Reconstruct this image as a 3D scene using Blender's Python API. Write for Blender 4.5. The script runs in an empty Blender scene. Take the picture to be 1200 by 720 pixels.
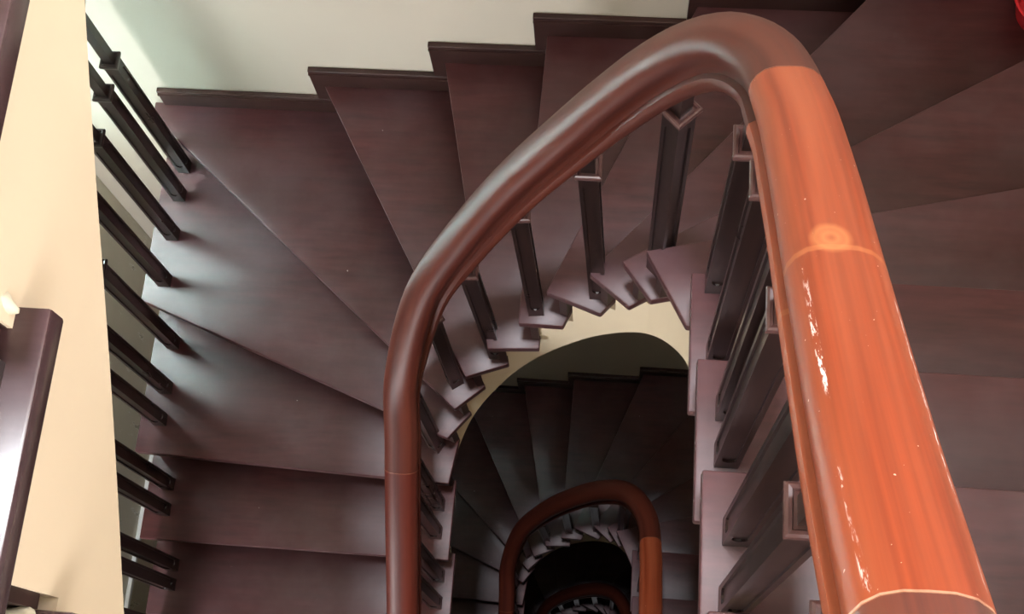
import bpy, bmesh, math, random
from mathutils import Vector, Matrix, noise

random.seed(4)
scene = bpy.context.scene
col = scene.collection

# ------------------------------------------------------------------ camera
cam_data = bpy.data.cameras.new('camera')
cam_data.sensor_fit = 'HORIZONTAL'
cam_data.sensor_width = 36.0
cam_data.lens = 1535.6 / 1200 * 36
cam_data.clip_start = 0.02
cam = bpy.data.objects.new('camera', cam_data)
col.objects.link(cam)
yaw, tilt, roll = 0.25330, 0.33445, -0.18334
cam.matrix_world = (Matrix.Translation((0.47126, -0.51954, 3.97869))
                    @ Matrix.Rotation(yaw, 4, 'Z') @ Matrix.Rotation(tilt, 4, 'X') @ Matrix.Rotation(roll, 4, 'Z'))
scene.camera = cam

# ------------------------------------------------------------------ world, lights, exposure
scene.view_settings.view_transform = 'Standard'
scene.view_settings.look = 'None'
scene.view_settings.gamma = 1
scene.view_settings.exposure = 0.0
world = bpy.data.worlds.new('world')
scene.world = world
world.use_nodes = True
wn = world.node_tree
wn.nodes['Background'].inputs[0].default_value = (0.62, 0.74, 0.92, 1)
wn.nodes['Background'].inputs[1].default_value = 0.35


def area(name, loc, rot, sx, sy, power, color):
    d = bpy.data.lights.new(name, 'AREA')
    d.shape = 'RECTANGLE'
    d.size, d.size_y, d.energy, d.color = sx, sy, power, color
    o = bpy.data.objects.new(name, d)
    o.location, o.rotation_euler = loc, rot
    col.objects.link(o)
    return o


# daylight: the skylight high over the well, the stair windows in the left wall, then fill lights added at invented windows
area('skylight_daylight', (0.33, 0.10, 8.9), (0, 0, 0), 0.55, 0.75, 820, (0.90, 0.94, 1.0))
area('stair_window_daylight', (-1.50, 0.30, 5.02), (0, -math.pi / 2, 0), 1.3, 1.5, 190, (0.82, 0.92, 1.0))
area('stair_window_daylight', (-1.50, 0.90, 0.92), (0, -math.pi / 2, 0), 1.2, 0.5, 150, (0.84, 0.91, 1.0))
area('added_side_fill', (1.69, 0.35, 3.90), (0, math.pi / 2, 0), 1.1, 1.1, 33, (0.98, 0.94, 0.98))  # fill added to brighten the cream string and right treads
area('added_gap_fill', (-1.17, -2.0, .55), (math.pi / 2, 0, 0), 0.36, 1.1, 75, (0.95, 0.97, 1.0))  # fill added to brighten the gap beside the left wall
area('added_landing_fill', (0.5, -2.04, 3.95), (math.pi / 2, 0, 0), 1.6, 1.3, 108, (1.0, 0.95, 0.95))  # fill added behind the camera for the far wall and right treads

# ------------------------------------------------------------------ materials


def material(name):
    m = bpy.data.materials.new(name)
    m.use_nodes = True
    nt = m.node_tree
    return m, nt, nt.nodes['Principled BSDF']


def node(nt, kind, **kw):
    n = nt.nodes.new(kind)
    for k, v in kw.items():
        setattr(n, k, v)
    return n


def mapped(nt, scale, source='Object'):
    tc = node(nt, 'ShaderNodeTexCoord')
    mp = node(nt, 'ShaderNodeMapping')
    mp.inputs['Scale'].default_value = scale
    nt.links.new(tc.outputs[source], mp.inputs['Vector'])
    return mp.outputs[0]


def noise_tex(nt, vec, scale, detail=4, rough=0.55):
    n = node(nt, 'ShaderNodeTexNoise')
    n.inputs['Scale'].default_value = scale
    n.inputs['Detail'].default_value = detail
    n.inputs['Roughness'].default_value = rough
    nt.links.new(vec, n.inputs['Vector'])
    return n.outputs['Fac']


def ramp(nt, fac, stops):
    r = node(nt, 'ShaderNodeValToRGB')
    els = r.color_ramp.elements
    while len(els) < len(stops):
        els.new(0.5)
    for e, (p, c) in zip(els, stops):
        e.position = p
        e.color = (c[0], c[1], c[2], 1) if isinstance(c, tuple) else (c, c, c, 1)
    nt.links.new(fac, r.inputs[0])
    return r.outputs[0]


def mix(nt, fac, a, b):
    m = node(nt, 'ShaderNodeMix', data_type='RGBA')
    if isinstance(fac, float):
        m.inputs[0].default_value = fac
    else:
        nt.links.new(fac, m.inputs[0])
    for v, i in ((a, 6), (b, 7)):
        if isinstance(v, tuple):
            m.inputs[i].default_value = (v[0], v[1], v[2], 1)
        else:
            nt.links.new(v, m.inputs[i])
    return m.outputs[2]


def bump(nt, bsdf, fac, strength, dist):
    b = node(nt, 'ShaderNodeBump')
    b.inputs['Strength'].default_value = strength
    b.inputs['Distance'].default_value = dist
    nt.links.new(fac, b.inputs['Height'])
    nt.links.new(b.outputs[0], bsdf.inputs['Normal'])


def wood(name, dark, mid, light, rough, scale, grain_scale=9.0, specks=None, speck_scale=70, speck_at=0.74, coat=0.0, dust=None):
    m, nt, b = material(name)
    v = mapped(nt, scale)
    g = noise_tex(nt, v, grain_scale, 6, 0.6)
    c = ramp(nt, g, [(0.3, dark), (0.5, mid), (0.72, light)])
    p = noise_tex(nt, mapped(nt, (1, 1, 1)), 3.0, 3)
    pf = ramp(nt, p, [(0.35, 0.0), (0.7, 1.0)])
    c = mix(nt, pf, c, tuple(0.5 * (x + y) for x, y in zip(mid, dark)))
    if dust:
        d = noise_tex(nt, mapped(nt, (1, 1, 1)), 2.3, 5, 0.65)
        c = mix(nt, ramp(nt, d, [(0.42, 0.0), (0.75, 0.55)]), c, dust)
    if specks:
        s = noise_tex(nt, mapped(nt, (1, 1, 1)), speck_scale, 2)
        c = mix(nt, ramp(nt, s, [(speck_at, 0.0), (speck_at + 0.03, 1.0)]), c, specks)
    nt.links.new(c, b.inputs['Base Color'])
    b.inputs['Specular IOR Level'].default_value = 0.42
    r = noise_tex(nt, mapped(nt, (1, 1, 1)), 5.0, 4)
    rr = node(nt, 'ShaderNodeMapRange')
    rr.inputs[3].default_value = rough - 0.06
    rr.inputs[4].default_value = rough + 0.10
    nt.links.new(r, rr.inputs[0])
    nt.links.new(rr.outputs[0], b.inputs['Roughness'])
    b.inputs['Coat Weight'].default_value = coat
    b.inputs['Coat Roughness'].default_value = 0.22
    bump(nt, b, g, 0.08, 0.002)
    return m


def plaster(name, base, stain, stain_amount, rough=0.75, bumpy=0.15):
    m, nt, b = material(name)
    n1 = noise_tex(nt, mapped(nt, (1, 1, 1)), 2.2, 5, 0.6)
    c = mix(nt, ramp(nt, n1, [(0.4, 0.0), (0.8, stain_amount)]), base, stain)
    nt.links.new(c, b.inputs['Base Color'])
    b.inputs['Roughness'].default_value = rough
    n2 = noise_tex(nt, mapped(nt, (1, 1, 1)), 45, 4)
    bump(nt, b, n2, bumpy, 0.002)
    return m


M_TREAD = wood('tread_wood', (0.038, 0.010, 0.010), (0.062, 0.016, 0.017), (0.084, 0.024, 0.026), 0.40,
               (1.2, 9, 4), 5.0, specks=(0.45, 0.40, 0.40), speck_scale=55, speck_at=0.80, dust=(0.110, 0.074, 0.083))
M_TREAD_GLOSSY = wood('polished_tread_wood', (0.030, 0.014, 0.015), (0.048, 0.024, 0.026), (0.066, 0.034, 0.036), 0.22,
                      (1.2, 9, 4), 5.0, specks=(0.45, 0.40, 0.40), speck_scale=55, speck_at=0.80, dust=(0.09, 0.075, 0.075), coat=0.5)
M_DARK = wood('dark_baluster_wood', (0.010, 0.006, 0.006), (0.018, 0.009, 0.008), (0.035, 0.015, 0.012), 0.28,
              (9, 9, 1.2), 6.0, coat=0.2)
M_COLLAR = wood('collar_wood', (0.07, 0.032, 0.030), (0.105, 0.050, 0.047), (0.14, 0.07, 0.066), 0.30, (4, 4, 4), 5.0, coat=0.2)
M_RISER = wood('riser_wood', (0.018, 0.009, 0.008), (0.030, 0.013, 0.011), (0.045, 0.018, 0.015), 0.45, (2, 2, 9), 5.0)
M_SKIRT = wood('skirting_wood', (0.022, 0.009, 0.008), (0.035, 0.013, 0.011), (0.05, 0.019, 0.015), 0.35, (1, 2, 9), 5.0)
M_PLASTER = plaster('cream_plaster', (0.72, 0.60, 0.43), (0.64, 0.53, 0.38), 0.5)
M_WALL = plaster('beige_wall_paint', (0.56, 0.50, 0.415), (0.49, 0.435, 0.36), 0.5)
M_WHITE = plaster('white_frame_paint', (0.80, 0.82, 0.82), (0.7, 0.72, 0.72), 0.3, 0.45, 0.05)
M_CEIL = plaster('ceiling_paint', (0.78, 0.75, 0.70), (0.7, 0.68, 0.62), 0.3)
M_FLOOR = plaster('ground_floor_tiles', (0.10, 0.07, 0.06), (0.07, 0.05, 0.045), 0.6, 0.3, 0.05)


def old_wall():
    """left wall: the same beige paint, flaking and cracked in places"""
    m, nt, b = material('flaking_wall_paint')
    n1 = noise_tex(nt, mapped(nt, (1, 1, 1)), 2.2, 5, 0.6)
    c = mix(nt, ramp(nt, n1, [(0.4, 0.0), (0.8, 0.5)]), (0.68, 0.64, 0.54), (0.55, 0.52, 0.43))
    n2 = noise_tex(nt, mapped(nt, (1, 2.4, 1)), 6.5, 5, 0.7)
    fl = ramp(nt, n2, [(0.63, 0.0), (0.66, 1.0)])
    c = mix(nt, fl, c, (0.45, 0.42, 0.34))
    edge = ramp(nt, n2, [(0.61, 0.0), (0.63, 1.0), (0.65, 0.0)])
    c = mix(nt, edge, c, (0.85, 0.84, 0.80))
    nt.links.new(c, b.inputs['Base Color'])
    b.inputs['Roughness'].default_value = 0.8
    bump(nt, b, fl, 0.5, 0.003)
    return m


M_OLD = old_wall()


def rail_material(name, dark, mid, light, knot=None, wear=False, rough=0.40):
    """UV: u = metres along the rail, v = metres round its section, so the grain follows the bends"""
    m, nt, b = material(name)
    g = noise_tex(nt, mapped(nt, (2.5, 110, 1), 'UV'), 1.0, 5, 0.6)
    w = noise_tex(nt, mapped(nt, (1.1, 24, 1), 'UV'), 1.0, 3, 0.5)
    c = mix(nt, ramp(nt, g, [(0.30, 0.0), (0.70, 1.0)]), dark, mid)
    c = mix(nt, ramp(nt, w, [(0.38, 0.0), (0.66, 0.85)]), c, light)
    tc = node(nt, 'ShaderNodeTexCoord')
    sep = node(nt, 'ShaderNodeSeparateXYZ')
    nt.links.new(tc.outputs['UV'], sep.inputs[0])

    def band(sock, centre, half):
        d = node(nt, 'ShaderNodeMath', operation='SUBTRACT')
        nt.links.new(sock, d.inputs[0])
        d.inputs[1].default_value = centre
        e = node(nt, 'ShaderNodeMath', operation='ABSOLUTE')
        nt.links.new(d.outputs[0], e.inputs[0])
        return ramp(nt, scaled(e.outputs[0], 1 / half), [(0.0, 1.0), (0.6, 1.0), (1.0, 0.0)])

    def scaled(sock, k):
        d = node(nt, 'ShaderNodeMath', operation='MULTIPLY')
        nt.links.new(sock, d.inputs[0])
        d.inputs[1].default_value = k
        return d.outputs[0]

    def times(x, y):
        d = node(nt, 'ShaderNodeMath', operation='MULTIPLY')
        nt.links.new(x, d.inputs[0])
        nt.links.new(y, d.inputs[1])
        return d.outputs[0]
    if knot:
        mp = node(nt, 'ShaderNodeMapping')
        mp.inputs['Location'].default_value = (-knot[0] * 45, -knot[1] * 50, 0)
        mp.inputs['Scale'].default_value = (45, 50, 0)
        nt.links.new(tc.outputs['UV'], mp.inputs['Vector'])
        ln = node(nt, 'ShaderNodeVectorMath', operation='LENGTH')
        nt.links.new(mp.outputs[0], ln.inputs[0])
        c = mix(nt, ramp(nt, ln.outputs['Value'], [(0.05, 0.15), (0.3, 0.4), (0.5, 0.28), (0.65, 0.36), (0.95, 0.0)]), c, (0.52, 0.20, 0.07))
        c = mix(nt, scaled(band(sep.outputs[0], knot[0] + .012, .004), 0.22), c, (0.52, 0.20, 0.07))
    if wear:
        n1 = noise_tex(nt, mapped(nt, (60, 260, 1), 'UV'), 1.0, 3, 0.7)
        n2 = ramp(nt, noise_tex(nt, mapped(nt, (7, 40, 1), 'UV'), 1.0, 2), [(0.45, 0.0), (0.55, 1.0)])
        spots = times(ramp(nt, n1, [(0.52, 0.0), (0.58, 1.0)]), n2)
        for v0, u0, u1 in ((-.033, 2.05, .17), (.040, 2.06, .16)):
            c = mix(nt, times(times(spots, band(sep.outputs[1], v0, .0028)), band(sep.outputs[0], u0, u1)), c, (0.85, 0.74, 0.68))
        n3 = noise_tex(nt, mapped(nt, (230, 230, 1), 'UV'), 1.0, 1)
        c = mix(nt, ramp(nt, n3, [(0.77, 0.0), (0.80, 0.7)]), c, (0.80, 0.55, 0.45))
    nt.links.new(c, b.inputs['Base Color'])
    b.inputs['Roughness'].default_value = rough
    b.inputs['Specular IOR Level'].default_value = 0.5 if rough < .45 else 0.28
    b.inputs['Coat Weight'].default_value = 0.10 if rough < .45 else 0.0
    b.inputs['Coat Roughness'].default_value = 0.30
    bump(nt, b, g, 0.04, 0.001)
    return m


M_RAIL_BRIGHT = rail_material('orange_rail_wood', (0.13, 0.020, 0.006), (0.23, 0.038, 0.011), (0.27, 0.064, 0.025), knot=(1.858, -.006), wear=True, rough=0.46)
M_RAIL_CURVE = rail_material('red_brown_rail_wood', (0.035, 0.006, 0.004), (0.062, 0.010, 0.005), (0.090, 0.018, 0.009), rough=0.47)
M_RAIL_LEFT = rail_material('deep_red_rail_wood', (0.038, 0.005, 0.003), (0.066, 0.009, 0.005), (0.090, 0.014, 0.007), rough=0.47)
M_RAIL_DARK = rail_material('dark_red_rail_wood', (0.045, 0.009, 0.006), (0.10, 0.018, 0.009), (0.13, 0.034, 0.018))
M_JOINT_PALE = rail_material('joint_line', (0.22, 0.08, 0.04), (0.36, 0.17, 0.10), (0.45, 0.26, 0.17))  # pale strip at the joint, its edge highlight put into the colour
M_JOINT_DULL = rail_material('dull_joint_line', (0.10, 0.025, 0.012), (0.16, 0.045, 0.02), (0.20, 0.06, 0.03))
M_OUTER_RAIL = wood('outer_rail_wood', (0.02, 0.008, 0.007), (0.035, 0.012, 0.01), (0.05, 0.018, 0.014), 0.3, (9, 1, 9), 5.0)


def simple(name, color, rough, transmission=0.0):
    m, nt, b = material(name)
    n = noise_tex(nt, mapped(nt, (1, 1, 1)), 12, 3)
    nt.links.new(mix(nt, ramp(nt, n, [(0.3, 0.0), (0.8, 0.25)]), color, tuple(x * 0.8 for x in color)), b.inputs['Base Color'])
    b.inputs['Roughness'].default_value = rough
    b.inputs['Transmission Weight'].default_value = transmission
    return m


M_RED = simple('red_plastic', (0.50, 0.012, 0.02), 0.4)
M_GLASS = simple('window_glass', (0.55, 0.70, 0.62), 0.03, 1.0)
M_PATCH = plaster('filler_plaster', (0.66, 0.62, 0.48), (0.45, 0.44, 0.32), 0.8)

# ------------------------------------------------------------------ object helpers


def tag(o, label=None, cat=None, group=None, kind=None):
    for k, v in (('label', label), ('category', cat), ('group', group), ('kind', kind)):
        if v:
            o[k] = v
    return o


def empty(name, loc, label, cat, group=None):
    o = bpy.data.objects.new(name, None)
    o.empty_display_size = 0.1
    o.location = loc
    col.objects.link(o)
    return tag(o, label, cat, group)


def link_mesh(name, me, m, parent=None):
    o = bpy.data.objects.new(name, me)
    col.objects.link(o)
    if m is not None and not me.materials:
        me.materials.append(m)
    if parent is not None:
        o.parent = parent
    return o


def from_bm(name, bm, m, parent=None, smooth=None):
    bmesh.ops.recalc_face_normals(bm, faces=bm.faces)
    me = bpy.data.meshes.new(name)
    bm.to_mesh(me)
    bm.free()
    if smooth is not None:
        me.shade_smooth()
        me.set_sharp_from_angle(angle=math.radians(smooth))
    return link_mesh(name, me, m, parent)


def prism(poly, z0, z1, bevel=0.0, bm=None):
    bm = bm or bmesh.new()
    lo = [bm.verts.new((p[0], p[1], z0)) for p in poly]
    hi = [bm.verts.new((p[0], p[1], z1)) for p in poly]
    n = len(poly)
    fs = [bm.faces.new(lo[::-1]), bm.faces.new(hi)]
    for i in range(n):
        fs.append(bm.faces.new((lo[i], lo[(i + 1) % n], hi[(i + 1) % n], hi[i])))
    if bevel:
        es = list({e for f in fs for e in f.edges})
        bmesh.ops.bevel(bm, geom=es, offset=bevel, segments=2, affect='EDGES', profile=0.5)
    return bm


def box(x0, x1, y0, y1, z0, z1, bevel=0.0, bm=None):
    return prism([(x0, y0), (x1, y0), (x1, y1), (x0, y1)], z0, z1, bevel, bm)


def clip(poly, p, n):
    """keep the side of the line through p with normal n that n points to"""
    out = []
    for i in range(len(poly)):
        a, b = poly[i], poly[(i + 1) % len(poly)]
        da = (a[0] - p[0]) * n[0] + (a[1] - p[1]) * n[1]
        db = (b[0] - p[0]) * n[0] + (b[1] - p[1]) * n[1]
        if da >= 0:
            out.append(a)
        if da * db < 0:
            t = da / (da - db)
            out.append((a[0] + t * (b[0] - a[0]), a[1] + t * (b[1] - a[1])))
    res = []
    for q in out:
        if not res or math.dist(q, res[-1]) > 1e-4:
            res.append(q)
    if len(res) > 1 and math.dist(res[0], res[-1]) < 1e-4:
        res.pop()
    return res


# ------------------------------------------------------------------ stair plan (one storey = 20 steps)
H = 0.165
STOREY = 20 * H
XL, XR, YF, YN = -0.965, 1.548, 1.243, -1.9
PN = {-3: (0, -.635), -2: (0, -.4232), -1: (0, -.2116), 0: (-.003, 0), 1: (-.004, .202), 2: (0, .301), 3: (.034, .347),
      4: (.074, .395), 5: (.143, .427), 6: (.229, .446), 7: (.300, .472), 8: (.399, .462), 9: (.470, .431),
      10: (.514, .392), 11: (.592, .291), 12: (.597, .085), 13: (.599, -.128), 14: (.600, -.340), 15: (.600, -.552), 16: (.600, -.765)}
FN = {2: (-.852, .621), 3: (-.794, 1.051), 4: (-.411, 1.236), 5: (-.036, 1.204), 6: (.243, 1.25), 7: (.490, .927),
      8: (.992, 1.165), 9: (1.285, .930), 10: (1.219, .560)}
BN = {4: (.177, .434), 5: (.272, .435), 6: (.346, .444), 7: (.428, .426), 8: (.491, .390), 9: (.537, .342), 10: (.596, .245)}


def nd(k):
    if k in FN:
        d = (FN[k][0] - PN[k][0], FN[k][1] - PN[k][1])
        l = math.hypot(*d)
        d = (d[0] / l, d[1] / l)
    elif k == 1:
        d = (-.9994, .0347)
    elif k <= 0:
        d = (-1, 0)
    else:
        d = (1, 0)
    return d, (d[1], -d[0])          # along the nosing outwards; going up


def back_point(k):
    if k in BN:
        return BN[k]
    d, a = nd(k + 1)
    p = PN[k + 1]
    q = (p[0] + .045 * a[0], p[1] + .045 * a[1])
    if k >= 11:
        q = (PN[k][0] + .003, q[1])
    return q


def step_poly(k, front, back, inset):
    """part of the plan of step k from `front` behind its nosing to `back` behind the next one"""
    poly = [(XL, YN), (XR, YN), (XR, YF), (XL, YF)]
    d, a = nd(k)
    p = PN[k]
    poly = clip(poly, (p[0] + front * a[0], p[1] + front * a[1]), a)
    d2, a2 = nd(k + 1)
    p2 = PN[k + 1]
    poly = clip(poly, (p2[0] + back * a2[0], p2[1] + back * a2[1]), (-a2[0], -a2[1]))
    b = back_point(k)
    e = (b[0] - p[0], b[1] - p[1])
    l = math.hypot(*e)
    n = (-e[1] / l, e[0] / l)
    return clip(poly, (p[0] + inset * n[0], p[1] + inset * n[1]), n)


def riser_poly(k, inset):
    poly = [(XL + .02, YN), (XR, YN), (XR, YF), (XL + .02, YF)]
    d, a = nd(k)
    p = PN[k]
    poly = clip(poly, (p[0] + .024 * a[0], p[1] + .024 * a[1]), a)
    poly = clip(poly, (p[0] + .043 * a[0], p[1] + .043 * a[1]), (-a[0], -a[1]))
    b = back_point(k)
    e = (b[0] - p[0], b[1] - p[1])
    l = math.hypot(*e)
    n = (-e[1] / l, e[0] / l)
    return clip(poly, (p[0] + inset * n[0], p[1] + inset * n[1]), n)


# baluster line around the well
CTRL = [(-.048, -.90), (-.048, -.62), (-.048, -.3), (-.048, 0), (-.048, .165), (-.044, .30), (.022, .415), (.13, .468), (.27, .487),
        (.419, .478), (.548, .42), (.626, .30), (.643, .16), (.645, 0), (.645, -.3), (.645, -.62), (.60, -.86), (.45, -.99),
        (.294, -1.02), (.14, -.99), (-.01, -.86), (-.048, -.62), (-.048, -.3)]
PATH = []
for i in range(1, len(CTRL) - 2):
    p0, p1, p2, p3 = [Vector(c) for c in CTRL[i - 1:i + 3]]
    for j in range(24):
        t = j / 24
        PATH.append(.5 * ((2 * p1) + (p2 - p0) * t + (2 * p0 - 5 * p1 + 4 * p2 - p3) * t * t + (3 * p1 - p0 - 3 * p2 + p3) * t ** 3))
PATH.append(Vector(CTRL[-2]))
ARC = [0.0]
for i in range(1, len(PATH)):
    ARC.append(ARC[-1] + (PATH[i] - PATH[i - 1]).length)
I0 = 24
S0 = ARC[I0]                         # arc length is counted from (-.048, -.3)
ARC = [a - S0 for a in ARC]
S_START, S_END = ARC[0], ARC[-1]


def at_s(s):
    s = min(max(s, S_START), S_END)
    lo, hi = 0, len(ARC) - 1
    while hi - lo > 1:
        m = (lo + hi) // 2
        if ARC[m] <= s:
            lo = m
        else:
            hi = m
    t = (s - ARC[lo]) / (ARC[hi] - ARC[lo])
    p = PATH[lo].lerp(PATH[hi], t)
    a = PATH[min(hi + 1, len(PATH) - 1)] - PATH[max(lo - 1, 0)]
    a.normalize()
    return p, a, Vector((-a.y, a.x))     # point, direction up the stair, away from the well


def s_near(x, y, s_max=2.6):
    best = min((i for i in range(len(PATH)) if ARC[i] < s_max), key=lambda i: (PATH[i].x - x) ** 2 + (PATH[i].y - y) ** 2)
    return ARC[best]


def table(pts, wide=.05):
    def f(s):
        if s <= pts[0][0]:
            return pts[0][1]
        for (a, va), (b, vb) in zip(pts, pts[1:]):
            if s <= b:
                return va + (vb - va) * (s - a) / (b - a)
        return pts[-1][1]
    return lambda s: sum(f(s + wide * q / 4) for q in range(-4, 5)) / 9


rail_start = .545 - .79 * (.123 - S_START)
rail_z = table([(S_START - .3, rail_start), (S_START, rail_start), (.123, .545), (.316, .714), (.504, .858), (.585, .930), (.65, 1.045), (.707, 1.170), (.758, 1.277),
                (.833, 1.422), (.89, 1.543), (.978, 1.739), (1.064, 1.902), (1.133, 2.047), (1.195, 2.189), (1.251, 2.305),
                (1.305, 2.405), (1.357, 2.485), (1.417, 2.547), (1.476, 2.604), (1.579, 2.706), (1.661, 2.781), (1.726, 2.841),
                (1.848, 2.942), (1.949, 3.028), (2.026, 3.095), (2.33, 3.36), (S_END - .35, rail_start + STOREY), (S_END, rail_start + STOREY)])
RAIL_UP = .026                        # rail_z is the widest line of the rail; its crown is this much higher
RAIL_DOWN = .070
string_z = table([(S_START - .3, -.75), (S_START, -.75), (.123, -.45), (.355, -.27), (.542, -.15), (.679, .0), (.769, .14), (.848, .36), (.926, .545), (1.011, .68),
                  (1.081, .78), (1.152, .88), (1.22, .985), (1.28, 1.08), (1.341, 1.165), (1.422, 1.27), (1.62, 1.55), (2.026, 1.91), (2.33, 2.2), (2.5, 2.3),
                  (S_END - .3, 2.35), (S_END, 2.55)], .11)
S_OF = {k: s_near(*PN[k], 2.7) for k in PN}


def tread_z(pts):
    """highest step that lies behind its nosing at every one of the plan points"""
    z = -4 * H
    for k in range(-3, 17):
        d, a = nd(k)
        if k >= 16 and min(p[1] for p in pts) < -.72:
            z = 16 * H
            break
        # the nosing line only counts on its own side of the well
        if all((p[0] - PN[k][0]) * a[0] + (p[1] - PN[k][1]) * a[1] > .020 for p in pts) and all((p[0] - .3) * d[0] > -.06 or 3 <= k <= 9 for p in pts):
            z = k * H
        elif k > 3:
            break
    return z


# ------------------------------------------------------------------ staircase builders
def landing_poly():
    return [(-1.362, -.59), (-1.362, YN + .045), (XR, YN + .045), (XR, -.765), (.600, -.765), (.565, -.86), (.44, -.945), (.294, -.975), (.15, -.945), (.035, -.86), (0, -.765), (0, -.59)]


def build_staircase(k0, k1, label, group=None, landing=True, drop=0.0, riser_in=.013, tread_mat=None):
    root = empty('staircase', (0, 0, k0 * H), label, 'staircase', group)
    off = Vector((0, 0, -k0 * H))

    def add(name, bm, m, smooth=None):
        bmesh.ops.translate(bm, verts=bm.verts, vec=off)
        return from_bm(name, bm, m, root, smooth)

    if landing:
        add('landing_board', prism(landing_poly(), -4 * H - .03, -4 * H, .003), M_TREAD)
        add('landing_slab', prism([(x, y) if abs(x - .3) > .5 else (x, y - .03) for x, y in landing_poly()], -4 * H - .25, -4 * H - .031), M_PLASTER)
    slab = bmesh.new()
    for k in range(max(k0 + 1, -3), k1 + 1):
        add('tread', prism(step_poly(k, 0, .045, 0), k * H - .030, k * H, .0035), tread_mat or M_TREAD, 40)
        add('riser', prism(riser_poly(k, riser_in), (k - 1) * H + .001, k * H - .031), M_RISER)
        poly = step_poly(k, .046, .0455, .078)
        poly = clip(poly, (XL + .035, 0), (1, 0))
        d, a = nd(k)
        d2, a2 = nd(k + 1)
        vs_lo, vs_hi = [], []
        for p in poly:
            f = (p[0] - PN[k][0]) * a[0] + (p[1] - PN[k][1]) * a[1]
            g = -((p[0] - PN[k + 1][0]) * a2[0] + (p[1] - PN[k + 1][1]) * a2[1])
            t = min(max(f / max(f + g, 1e-4), 0), 1)
            vs_lo.append(slab.verts.new((p[0], p[1], (k + t) * H - .40)))
            vs_hi.append(slab.verts.new((p[0], p[1], k * H - .0315)))
        n = len(poly)
        slab.faces.new(vs_hi)
        c = slab.verts.new((sum(v.co.x for v in vs_lo) / n, sum(v.co.y for v in vs_lo) / n, sum(v.co.z for v in vs_lo) / n))
        for i in range(n):
            j = (i + 1) % n
            slab.faces.new((vs_lo[j], vs_lo[i], c))
            slab.faces.new((vs_lo[i], vs_lo[j], vs_hi[j], vs_hi[i]))
    add('soffit_slab', slab, M_PLASTER)
    # plastered string along the well: stepped top, smooth bottom edge
    bm = bmesh.new()
    sa = S_START if k0 < -3 else S_OF[k0 + 1] - .1
    sb = S_OF[k1 + 1] if k1 < 15 else S_END - .35
    n = int((sb - sa) / .018)
    ss = [sa + (sb - sa) * i / n for i in range(n + 1)]
    ring = []
    for s in ss:
        p, t, o = at_s(s)
        zb = string_z(s) - drop
        ring.append(((p.x - .018 * o.x, p.y - .018 * o.y), (p.x + .05 * o.x, p.y + .05 * o.y), zb))
    bi = [bm.verts.new((r[0][0], r[0][1], r[2])) for r in ring]
    bo = [bm.verts.new((r[1][0], r[1][1], r[2])) for r in ring]
    last = None
    for i in range(n):
        zt = tread_z([ring[i][0], ring[i + 1][0], ring[i][1], ring[i + 1][1]]) - .0315
        zt = max(zt, ring[i][2] + .05, ring[i + 1][2] + .05)
        ti = [bm.verts.new((ring[j][0][0], ring[j][0][1], zt)) for j in (i, i + 1)]
        to = [bm.verts.new((ring[j][1][0], ring[j][1][1], zt)) for j in (i, i + 1)]
        bm.faces.new((bi[i], bi[i + 1], ti[1], ti[0]))
        bm.faces.new((bo[i + 1], bo[i], to[0], to[1]))
        bm.faces.new((ti[0], ti[1], to[1], to[0]))
        bm.faces.new((bi[i + 1], bi[i], bo[i], bo[i + 1]))
        if last is None:
            bm.faces.new((bi[i], ti[0], to[0], bo[i]))
        elif abs(last[2] - zt) > 1e-4:
            bm.faces.new((last[0], ti[0], to[0], last[1]))
        last = (ti[1], to[1], zt)
    bm.faces.new((bi[n], bo[n], last[1], last[0]))
    bmesh.ops.remove_doubles(bm, verts=bm.verts, dist=1e-5)
    add('stringer', bm, M_PLASTER, 35)
    # skirting boards stepping up the far wall
    if k1 >= 9:
        hit = {3: -.934, 4: -.409, 5: -.047, 6: .243, 7: .630, 8: 1.064, 9: XR}
        for k in range(3, 9):
            a0, a1 = hit[k], hit[k + 1]
            zt = k * H + .085
            if k > 3:
                poly = [(a0 - .034, (k - 1) * H + .0855), (a0 + .012, (k - 1) * H + .0855), (a0 + .012, k * H + .001), (a1 + .011, k * H + .001), (a1 + .011, zt), (a0 - .034, zt)]
            else:
                poly = [(a0, k * H + .001), (a1 + .011, k * H + .001), (a1 + .011, zt), (a0, zt)]
            if k == 8:
                poly = [(min(x, XR), z) for x, z in poly]
            b = bmesh.new()
            for q, (y0, y1) in enumerate(((YF - .006, YF + .0055),)):
                prism([(x, z) for x, z in poly], -.0055, .010, 0.002, b)
            x0 = a0 - .034 if k > 3 else a0
            prism([(x0, zt - .022), (min(a1, XR), zt - .022), (min(a1, XR), zt - .014), (x0, zt - .014)], .0095, .013, 0, b)
            bmesh.ops.transform(b, matrix=Matrix(((1, 0, 0, 0), (0, 0, -1, YF), (0, 1, 0, 0), (0, 0, 0, 1))), verts=b.verts)
            add('skirting_board', b, M_SKIRT)
    return root


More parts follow.
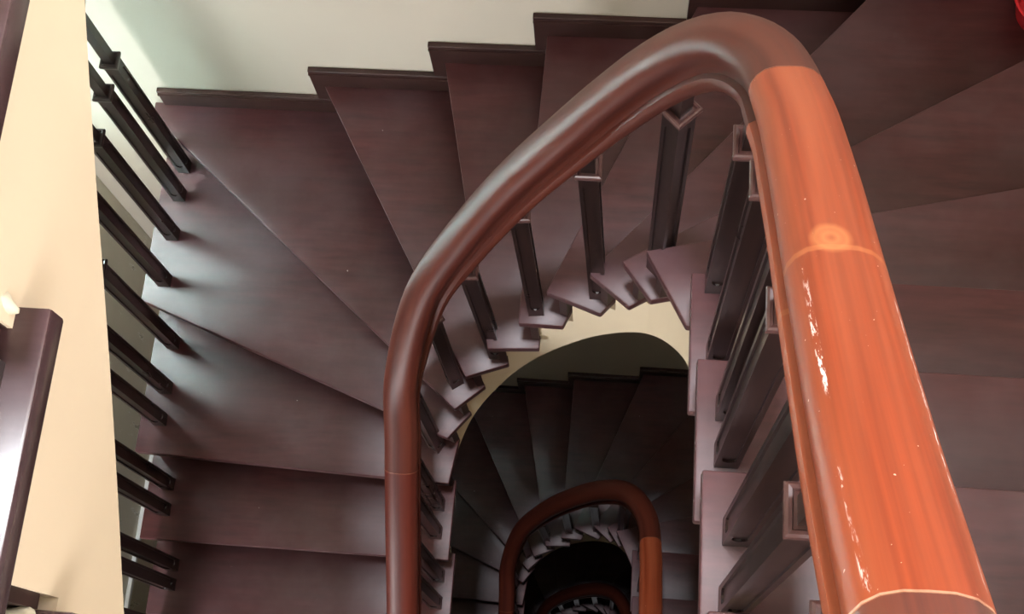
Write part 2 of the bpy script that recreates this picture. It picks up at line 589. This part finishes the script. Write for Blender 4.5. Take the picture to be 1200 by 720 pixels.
def post_bm(w, z0, z1, zn, wn):
    """square post with a sunk panel on each face from z0 to z1, then a thinner neck up to zn"""
    bm = bmesh.new()
    h = w / 2

    def section(z, wi, depth, s=1.0):
        pts = []
        side = [(-h, -h), (-wi, -h), (-wi, -h + depth), (wi, -h + depth), (wi, -h)]
        for r in range(4):
            c, sn = (1, 0, -1, 0)[r], (0, 1, 0, -1)[r]
            pts += [bm.verts.new(((x * c - y * sn) * s, (x * sn + y * c) * s, z)) for x, y in side]
        return pts
    secs = [section(z0, .0085, 0), section(z0 + .040, .002, 0), section(z0 + .042, .004, .0035), section(z0 + .046, .0085, .0035), section(z0 + .052, .0108, .0035),
            section(z1 - .052, .0108, .0035), section(z1 - .046, .0085, .0035), section(z1 - .042, .004, .0035), section(z1 - .040, .002, 0), section(z1, .0085, 0)]
    for a, b in zip(secs, secs[1:]):
        for i in range(20):
            bm.faces.new((a[i], a[(i + 1) % 20], b[(i + 1) % 20], b[i]))
    bm.faces.new(secs[0][::-1])
    bm.faces.new(secs[-1])
    k = wn / 2
    box(-k, k, -k, k, z1 - .001, zn, 0, bm)
    return bm


def collar_bm(w, wn, z):
    bm = bmesh.new()
    rings = []
    for zz, r in ((-.012, w / 2 + .0005), (-.010, w / 2 + .004), (-.004, w / 2 + .006), (.002, w / 2 + .0065), (.006, w / 2 + .0055), (.008, w / 2 + .003), (.007, w / 2 - .0005), (.003, w / 2 - .002), (.003, wn / 2 + .0003)):
        rings.append([bm.verts.new((sx * r, sy * r, z + zz)) for sx, sy in ((-1, -1), (1, -1), (1, 1), (-1, 1))])
    for a, b in zip(rings, rings[1:]):
        for i in range(4):
            bm.faces.new((a[i], a[(i + 1) % 4], b[(i + 1) % 4], b[i]))
    bm.faces.new(rings[0][::-1])
    bm.faces.new(rings[-1])
    return bm


POST, NECK = .037, .026
PROFILE = [(0, .026), (.014, .0255), (.026, .022), (.035, .015), (.0405, .006), (.042, -.003), (.040, -.013), (.035, -.022), (.032, -.028), (.032, -.036),
           (.0355, -.0375), (.040, -.040), (.0415, -.045), (.0415, -.052), (.040, -.057), (.036, -.061), (.030, -.066), (.016, -.070)]
PROFILE = [(x, z) for x, z in PROFILE] + [(-x, z) for x, z in PROFILE[:0:-1]]


PER = [0.0]
for p, q in zip(PROFILE, PROFILE[1:]):
    PER.append(PER[-1] + math.dist(p, q))
TOTAL = PER[-1] + math.dist(PROFILE[-1], PROFILE[0])
PER = [v if i <= len(PROFILE) // 2 else v - TOTAL for i, v in enumerate(PER)]


def rail_bm(frames, u0=0.0):
    """frames: (centre, tangent, outward) triples"""
    bm = bmesh.new()
    uv = bm.loops.layers.uv.new('UVMap')
    rings, us = [], []
    u = u0
    for i, (c, t, o) in enumerate(frames):
        up = o.cross(t)
        if up.z < 0:
            up = -up
        if i:
            u += math.hypot(c.x - frames[i - 1][0].x, c.y - frames[i - 1][0].y)
        us.append(u)
        rings.append([bm.verts.new(c + o * x + up * z) for x, z in PROFILE])
    n = len(PROFILE)
    for k, (a, b) in enumerate(zip(rings, rings[1:])):
        for i in range(n):
            j = (i + 1) % n
            f = bm.faces.new((a[i], a[j], b[j], b[i]))
            v0, v1 = PER[i], PER[j]
            if abs(v0 - v1) > .03:
                v1 = v0 + .02
            for l, q in zip(f.loops, ((us[k], v0), (us[k], v1), (us[k + 1], v1), (us[k + 1], v0))):
                l[uv].uv = q
    for f in (bm.faces.new(rings[0][::-1]), bm.faces.new(rings[-1])):
        for i, l in enumerate(f.loops):
            l[uv].uv = (u + .1, i * .004)
    return bm


def frames_between(sa, sb, dz=0.0, step=.02):
    out = []
    n = max(2, int((sb - sa) / step))
    for i in range(n + 1):
        s = sa + (sb - sa) * i / n
        p, t, o = at_s(s)
        slope = (rail_z(s + .02) - rail_z(s - .02)) / .04
        tt = Vector((t.x, t.y, slope)).normalized()
        out.append((Vector((p.x, p.y, rail_z(s) + dz)), tt, Vector((o.x, o.y, 0))))
    return out


# (tread, x, y, angle or None for the angle of the well's edge)
WELL_POSTS = [(-3, -.048, -.53, 0, .69), (-3, -.048, -.44, 0, .69), (-2, -.048, -.318, 0, .69), (-2, -.048, -.235, 0, .69), (-1, -.048, -.112, 0, .69), (-1, -.048, -.030, 0, .69),
              (0, -.048, .080, 0, .69), (0, -.048, .165, 0, .69), (1, -.050, .314, -.5, .69), (3, .028, .427, -.98, .66), (4, .152, .467, .05, .63), (6, .270, .485, .09, .67), (7, .419, .478, 0, .67),
              (9, .545, .420, .785, .69), (11, .634, .272, 0, .555), (11, .640, .140, 0, .725), (12, .646, .004, 0, .74), (12, .646, -.070, 0, .70), (13, .648, -.214, 0, .74), (13, .645, -.308, 0, .70),
              (14, .640, -.43, 0, .72), (14, .638, -.52, 0, .70)]


LEAN = {4: .032, 6: .018, 7: .028}


def build_balustrade(k0, k1, label, posts, sections, group=None):
    root = empty('balustrade', (.3, 0, k0 * H), label, 'balustrade', group)
    off = Vector((-.3, 0, -k0 * H))

    def add(name, bm, m, parent, smooth=None):
        bmesh.ops.translate(bm, verts=bm.verts, vec=off)
        return from_bm(name, bm, m, parent, smooth)

    for sa, sb, m, lab in sections:
        rail = tag(add('handrail', rail_bm(frames_between(sa, sb), sa), m, root, 40), lab)
        if sb < S_END - .1:
            fr = [(c + o * 0, t, o) for c, t, o in frames_between(sb - .0007, sb + .0007)]
            b = rail_bm(fr, sb)
            n = len(PROFILE)
            b.verts.ensure_lookup_table()
            for q in range(len(fr)):
                for v in b.verts[q * n:(q + 1) * n]:
                    v.co = fr[q][0] + (v.co - fr[q][0]) * 1.012
            add('joint_line', b, M_JOINT_PALE if sb > 2 else M_JOINT_DULL, rail)
    for k, x, y, ang, hc in posts:
        s = s_near(x, y)
        slope = (rail_z(s + .04) - rail_z(s - .04)) / .08
        under = rail_z(s) - RAIL_DOWN * math.sqrt(1 + slope * slope) + .018
        zc = min(k * H + hc, under - .045)
        shear = Matrix.Identity(4)
        shear[0][2] = -LEAN.get(k, 0)          # a few posts stand slightly out of plumb
        rot = Matrix.Translation((x, y, k * H)) @ shear @ Matrix.Translation((0, 0, -k * H)) @ Matrix.Rotation(ang, 4, 'Z')
        bm = post_bm(POST, k * H, zc, under, NECK)
        bmesh.ops.transform(bm, matrix=rot, verts=bm.verts)
        b = add('baluster', bm, M_DARK, root)
        bm = collar_bm(POST, NECK, zc)
        bmesh.ops.transform(bm, matrix=rot, verts=bm.verts)
        add('collar', bm, M_COLLAR, b)
    return root


def copy_tree(o, dz, label, parent=None, narrow=1.0):
    c = o.copy()
    col.objects.link(c)
    if parent is None:
        c.location.z += dz
        c.location.x = .315 + (c.location.x - .3) * narrow if narrow != 1.0 else c.location.x
        c.scale.x = narrow
        c['label'] = label
    else:
        c.parent = parent
    for ch in list(o.children):
        copy_tree(ch, dz, None, c)
    return c


# ------------------------------------------------------------------ the setting
def struct(name, bm, m, parent=None, smooth=None):
    o = from_bm(name, bm, m, parent, smooth)
    if parent is None:
        tag(o, kind='structure')
    return o


ZB, ZT = -7.26, 9.0
tag(struct('wall_far', box(-1.50, 1.70, 1.25, 1.40, ZB - .1, ZT), M_WALL), 'beige painted wall behind the winding steps')
bm = box(1.555, 1.70, -2.05, 1.249, ZB - .1, 3.3)
box(1.555, 1.70, -2.05, 1.249, 4.5, ZT, 0, bm)
box(1.555, 1.70, -2.05, -.25, 3.3, 4.5, 0, bm)
box(1.555, 1.70, .95, 1.249, 3.3, 4.5, 0, bm)
tag(struct('wall_right', bm, M_WALL), 'beige painted wall right of the stairs')
bm = box(-1.50, 1.70, -2.05, -1.9, ZB - .1, -.02)
box(-1.50, -1.36, -2.05, -1.9, -.02, 1.12, 0, bm)
box(-.98, 1.70, -2.05, -1.9, -.02, 1.12, 0, bm)
box(-1.50, 1.70, -2.05, -1.9, 1.12, 3.3, 0, bm)
box(-1.50, 1.70, -2.05, -1.9, 4.6, ZT, 0, bm)
box(-1.50, -.3, -2.05, -1.9, 3.3, 4.6, 0, bm)
box(1.3, 1.70, -2.05, -1.9, 3.3, 4.6, 0, bm)
tag(struct('wall_near', bm, M_WALL), 'beige painted wall behind the landing')
WINDOWS = [(-.45, 1.05, 4.37, 5.67), (.60, 1.20, .28, 1.58)]     # y0, y1, z0, z1
bm = bmesh.new()
zs = [ZT] + [z for w in WINDOWS for z in (w[3], w[2])] + [ZB - .1]
for a, b in zip(zs[::2], zs[1::2]):
    box(-1.50, -1.37, -1.899, 1.249, b, a, 0, bm)
for y0, y1, z0, z1 in WINDOWS:
    box(-1.50, -1.37, -1.899, y0, z0, z1, 0, bm)
    box(-1.50, -1.37, y1, 1.249, z0, z1, 0, bm)
tag(struct('wall_left', bm, M_OLD), 'flaking painted wall seen past the left balusters')
struct('floor', box(-1.50, 1.70, -2.05, 1.40, ZB - .25, ZB - .101), M_FLOOR)
# ceiling with the skylight opening
bm = bmesh.new()
box(-1.50, -.6, -2.05, 1.40, ZT, ZT + .12, 0, bm)
box(1.2, 1.70, -2.05, 1.40, ZT, ZT + .12, 0, bm)
box(-.6, 1.2, -2.05, -1.25, ZT, ZT + .12, 0, bm)
box(-.6, 1.2, .75, 1.40, ZT, ZT + .12, 0, bm)
struct('ceiling', bm, M_CEIL)
for n, (y0, y1, z0, z1) in enumerate(WINDOWS, 1):
    ym = (y0 + y1) / 2
    f = bmesh.new()
    for a, b, c, d in ((y0, y0 + .04, z0, z1), (y1 - .04, y1, z0, z1), (y0 + .04, y1 - .04, z0, z0 + .04), (y0 + .04, y1 - .04, z1 - .04, z1), (ym - .02, ym + .02, z0 + .04, z1 - .04)):
        box(-1.44, -1.385, a, b, c, d, 0, f)
    w = struct('window_%d' % n, f, M_WHITE)
    tag(w, ('white framed stair window above the upper flight', 'white framed stair window behind the left balusters')[n - 1])
    for a, b in ((y0 + .041, ym - .021), (ym + .021, y1 - .041)):
        struct('pane', box(-1.415, -1.411, a, b, z0 + .041, z1 - .041), M_GLASS, w)
f = bmesh.new()
for a, b, c, d in ((-.3, -.26, 3.3, 4.6), (1.26, 1.3, 3.3, 4.6), (.48, .52, 3.34, 4.56), (-.26, 1.26, 3.3, 3.34), (-.26, 1.26, 4.56, 4.6)):
    box(a, b, -2.0, -1.94, c, d, 0, f)
tag(struct('window_3', f, M_WHITE), 'white framed window added in the near wall for fill light')  # unseen window, made up to carry the landing fill
f = bmesh.new()
for a, b, c, d in ((-1.36, -1.33, -.02, 1.12), (-1.01, -.98, -.02, 1.12), (-1.33, -1.01, -.02, .01), (-1.33, -1.01, 1.09, 1.12)):
    box(a, b, -1.97, -1.92, c, d, 0, f)
tag(struct('window_5', f, M_WHITE), 'narrow white framed window added over the lower landing for fill light')  # unseen window, made up so light reaches the left gap
f = bmesh.new()
for a, b, c, d in ((-.25, -.21, 3.3, 4.5), (.91, .95, 3.3, 4.5), (.33, .37, 3.34, 4.46), (-.21, .91, 3.3, 3.34), (-.21, .91, 4.46, 4.5)):
    box(1.60, 1.66, a, b, c, d, 0, f)
tag(struct('window_4', f, M_WHITE), 'white framed window added high in the right wall for fill light')  # unseen window, made up to carry the side fill
tag(struct('trim_1', box(-1.369, -1.352, -.9, .95, -1.10, -1.075, .003), M_WHITE), 'thin white strip on the left wall under the balusters')

# ------------------------------------------------------------------ staircases
st = build_staircase(-4, 15, 'main flight of dark wooden winder treads filling the photo')
copy_tree(st, -STOREY, 'dim flight one storey down, seen through the open well', narrow=.90)
copy_tree(st, -2 * STOREY, 'darkest flight two storeys down at the bottom of the well', narrow=.90)
up = build_staircase(-4, 15, 'upper flight at left edge with broad cream string and glossy tread ends', drop=.114, riser_in=.034, tread_mat=M_TREAD_GLOSSY)
lowest = min((c for c in up.children if c.name.split('.')[0] == 'tread'), key=lambda c: sum(v.co.z for v in c.data.vertices) / len(c.data.vertices))
lowest.location.y -= .021
up.location.z += STOREY
up.location.y -= .037

# ------------------------------------------------------------------ inner balustrades
JL, JT, JR = .413, 1.545, 2.176
bal = build_balustrade(-4, 15, 'balustrade on the main flight with thick red-orange curving handrail', WELL_POSTS,
                       [(S_START, JL - .001, M_RAIL_LEFT, 'straight deep red handrail length on the left'),
                        (JL, JT - .001, M_RAIL_CURVE, 'curved red-brown handrail length around the winders'),
                        (JT, JR - .001, M_RAIL_BRIGHT, 'wide bright orange handrail length on the right'),
                        (JR, S_END - .002, M_RAIL_DARK, 'dark red handrail length beyond the joint at the bottom')])
copy_tree(bal, -STOREY, 'dim red balustrade loop one storey down in the well', narrow=.90)
copy_tree(bal, -2 * STOREY, 'tiny dark balustrade loop two storeys down in the well', narrow=.90)
upb = build_balustrade(-4, 15, 'dark balustrade of the upper flight at the left edge', WELL_POSTS,
                       [(S_START, JL - .001, M_RAIL_LEFT, None), (JL, JT - .001, M_RAIL_CURVE, None), (JT, S_END - .002, M_RAIL_BRIGHT, None)])
upb.location.z += STOREY
upb.location.y -= .037

# ------------------------------------------------------------------ outer balustrade on the left side of the main flight
OUT = [(2, 1.104), (2, 1.008), (2, .878), (2, .728), (1, .582), (1, .438), (1, .338), (0, .172), (0, .092), (-1, -.056), (-1, -.118), (-2, -.25), (-2, -.34), (-3, -.46), (-3, -.55)]
outer_rail = table([(-.70, -.55), (-.63, -.495), (-.21, -.165), (0, 0), (.23, .165), (.634, .33), (1.24, .52)])
XO = -.900
OUT_H = .86


def build_outer(label):
    root = empty('balustrade', (XO, .3, 0), label, 'balustrade')
    off = Vector((-XO, -.3, 0))
    fr = []
    for i in range(41):
        y = -.70 + 1.94 * i / 40
        sl = (outer_rail(y + .03) - outer_rail(y - .03)) / .06
        fr.append((Vector((XO, y, outer_rail(y) + OUT_H)), Vector((0, 1, sl)).normalized(), Vector((-1, 0, 0))))
    bm = rail_bm(fr)
    bmesh.ops.translate(bm, verts=bm.verts, vec=off)
    from_bm('handrail', bm, M_OUTER_RAIL, root, 40)
    for k, y in OUT:
        zc = k * H + .668
        for name, bm, par in (('baluster', post_bm(POST, k * H, zc, max(zc + .03, outer_rail(y) + OUT_H - .06), NECK), None), ('collar', collar_bm(POST, NECK, zc), 1)):
            bmesh.ops.translate(bm, verts=bm.verts, vec=Vector((XO, y, 0)) + off)
            o = from_bm(name, bm, M_DARK, root if par is None else last)
            last = o if par is None else last
    return root


ob = build_outer('row of near-black balusters along the left side of the main flight')
copy_tree(ob, STOREY, 'outer balustrade of the upper flight, above the left edge')
copy_tree(ob, -STOREY, 'outer balustrade one storey down, hidden in the dark at left')

# ------------------------------------------------------------------ small things
# blobs of filler where the upper string meets the risers
for z, y in ((18 * H - .006, -.170), (17 * H - .01, -.412)):
    bm = bmesh.new()
    bmesh.ops.create_icosphere(bm, subdivisions=3, radius=1)
    for v in bm.verts:
        q = v.co * (1 + .35 * noise.noise(v.co * 1.7 + Vector((z * 7, y, 0))))
        v.co = Vector((-.046 + q.x * .022, y + q.y * .012, z + .022 + q.z * .020))
    bmesh.ops.translate(bm, verts=bm.verts, vec=(0, 0, -16 * H))
    tag(from_bm('plaster_lump', bm, M_PATCH, up, 60), 'rough lump of filler behind the tread end')

# red plastic basin on the eighth tread, only its rim shows at the corner of the photo
root = empty('plastic_basin', (1.385, 1.140, 8 * H), 'red plastic basin just entering the top right corner of the photo', 'basin')
bm = bmesh.new()
prof = [(0, .002), (.055, .002), (.062, .006), (.082, .075), (.088, .080), (.088, .083), (.083, .083), (.079, .078), (.058, .008), (0, .006)]
rings = []
for r, z in prof:
    rings.append([bm.verts.new((r * math.cos(a * math.pi / 20), r * math.sin(a * math.pi / 20), z)) for a in range(40)] if r else [bm.verts.new((0, 0, z))])
for a, b in zip(rings, rings[1:]):
    for i in range(40):
        j = (i + 1) % 40
        if len(a) == 1:
            bm.faces.new((a[0], b[j], b[i]))
        elif len(b) == 1:
            bm.faces.new((a[i], a[j], b[0]))
        else:
            bm.faces.new((a[i], a[j], b[j], b[i]))
from_bm('bowl', bm, M_RED, root, 40)
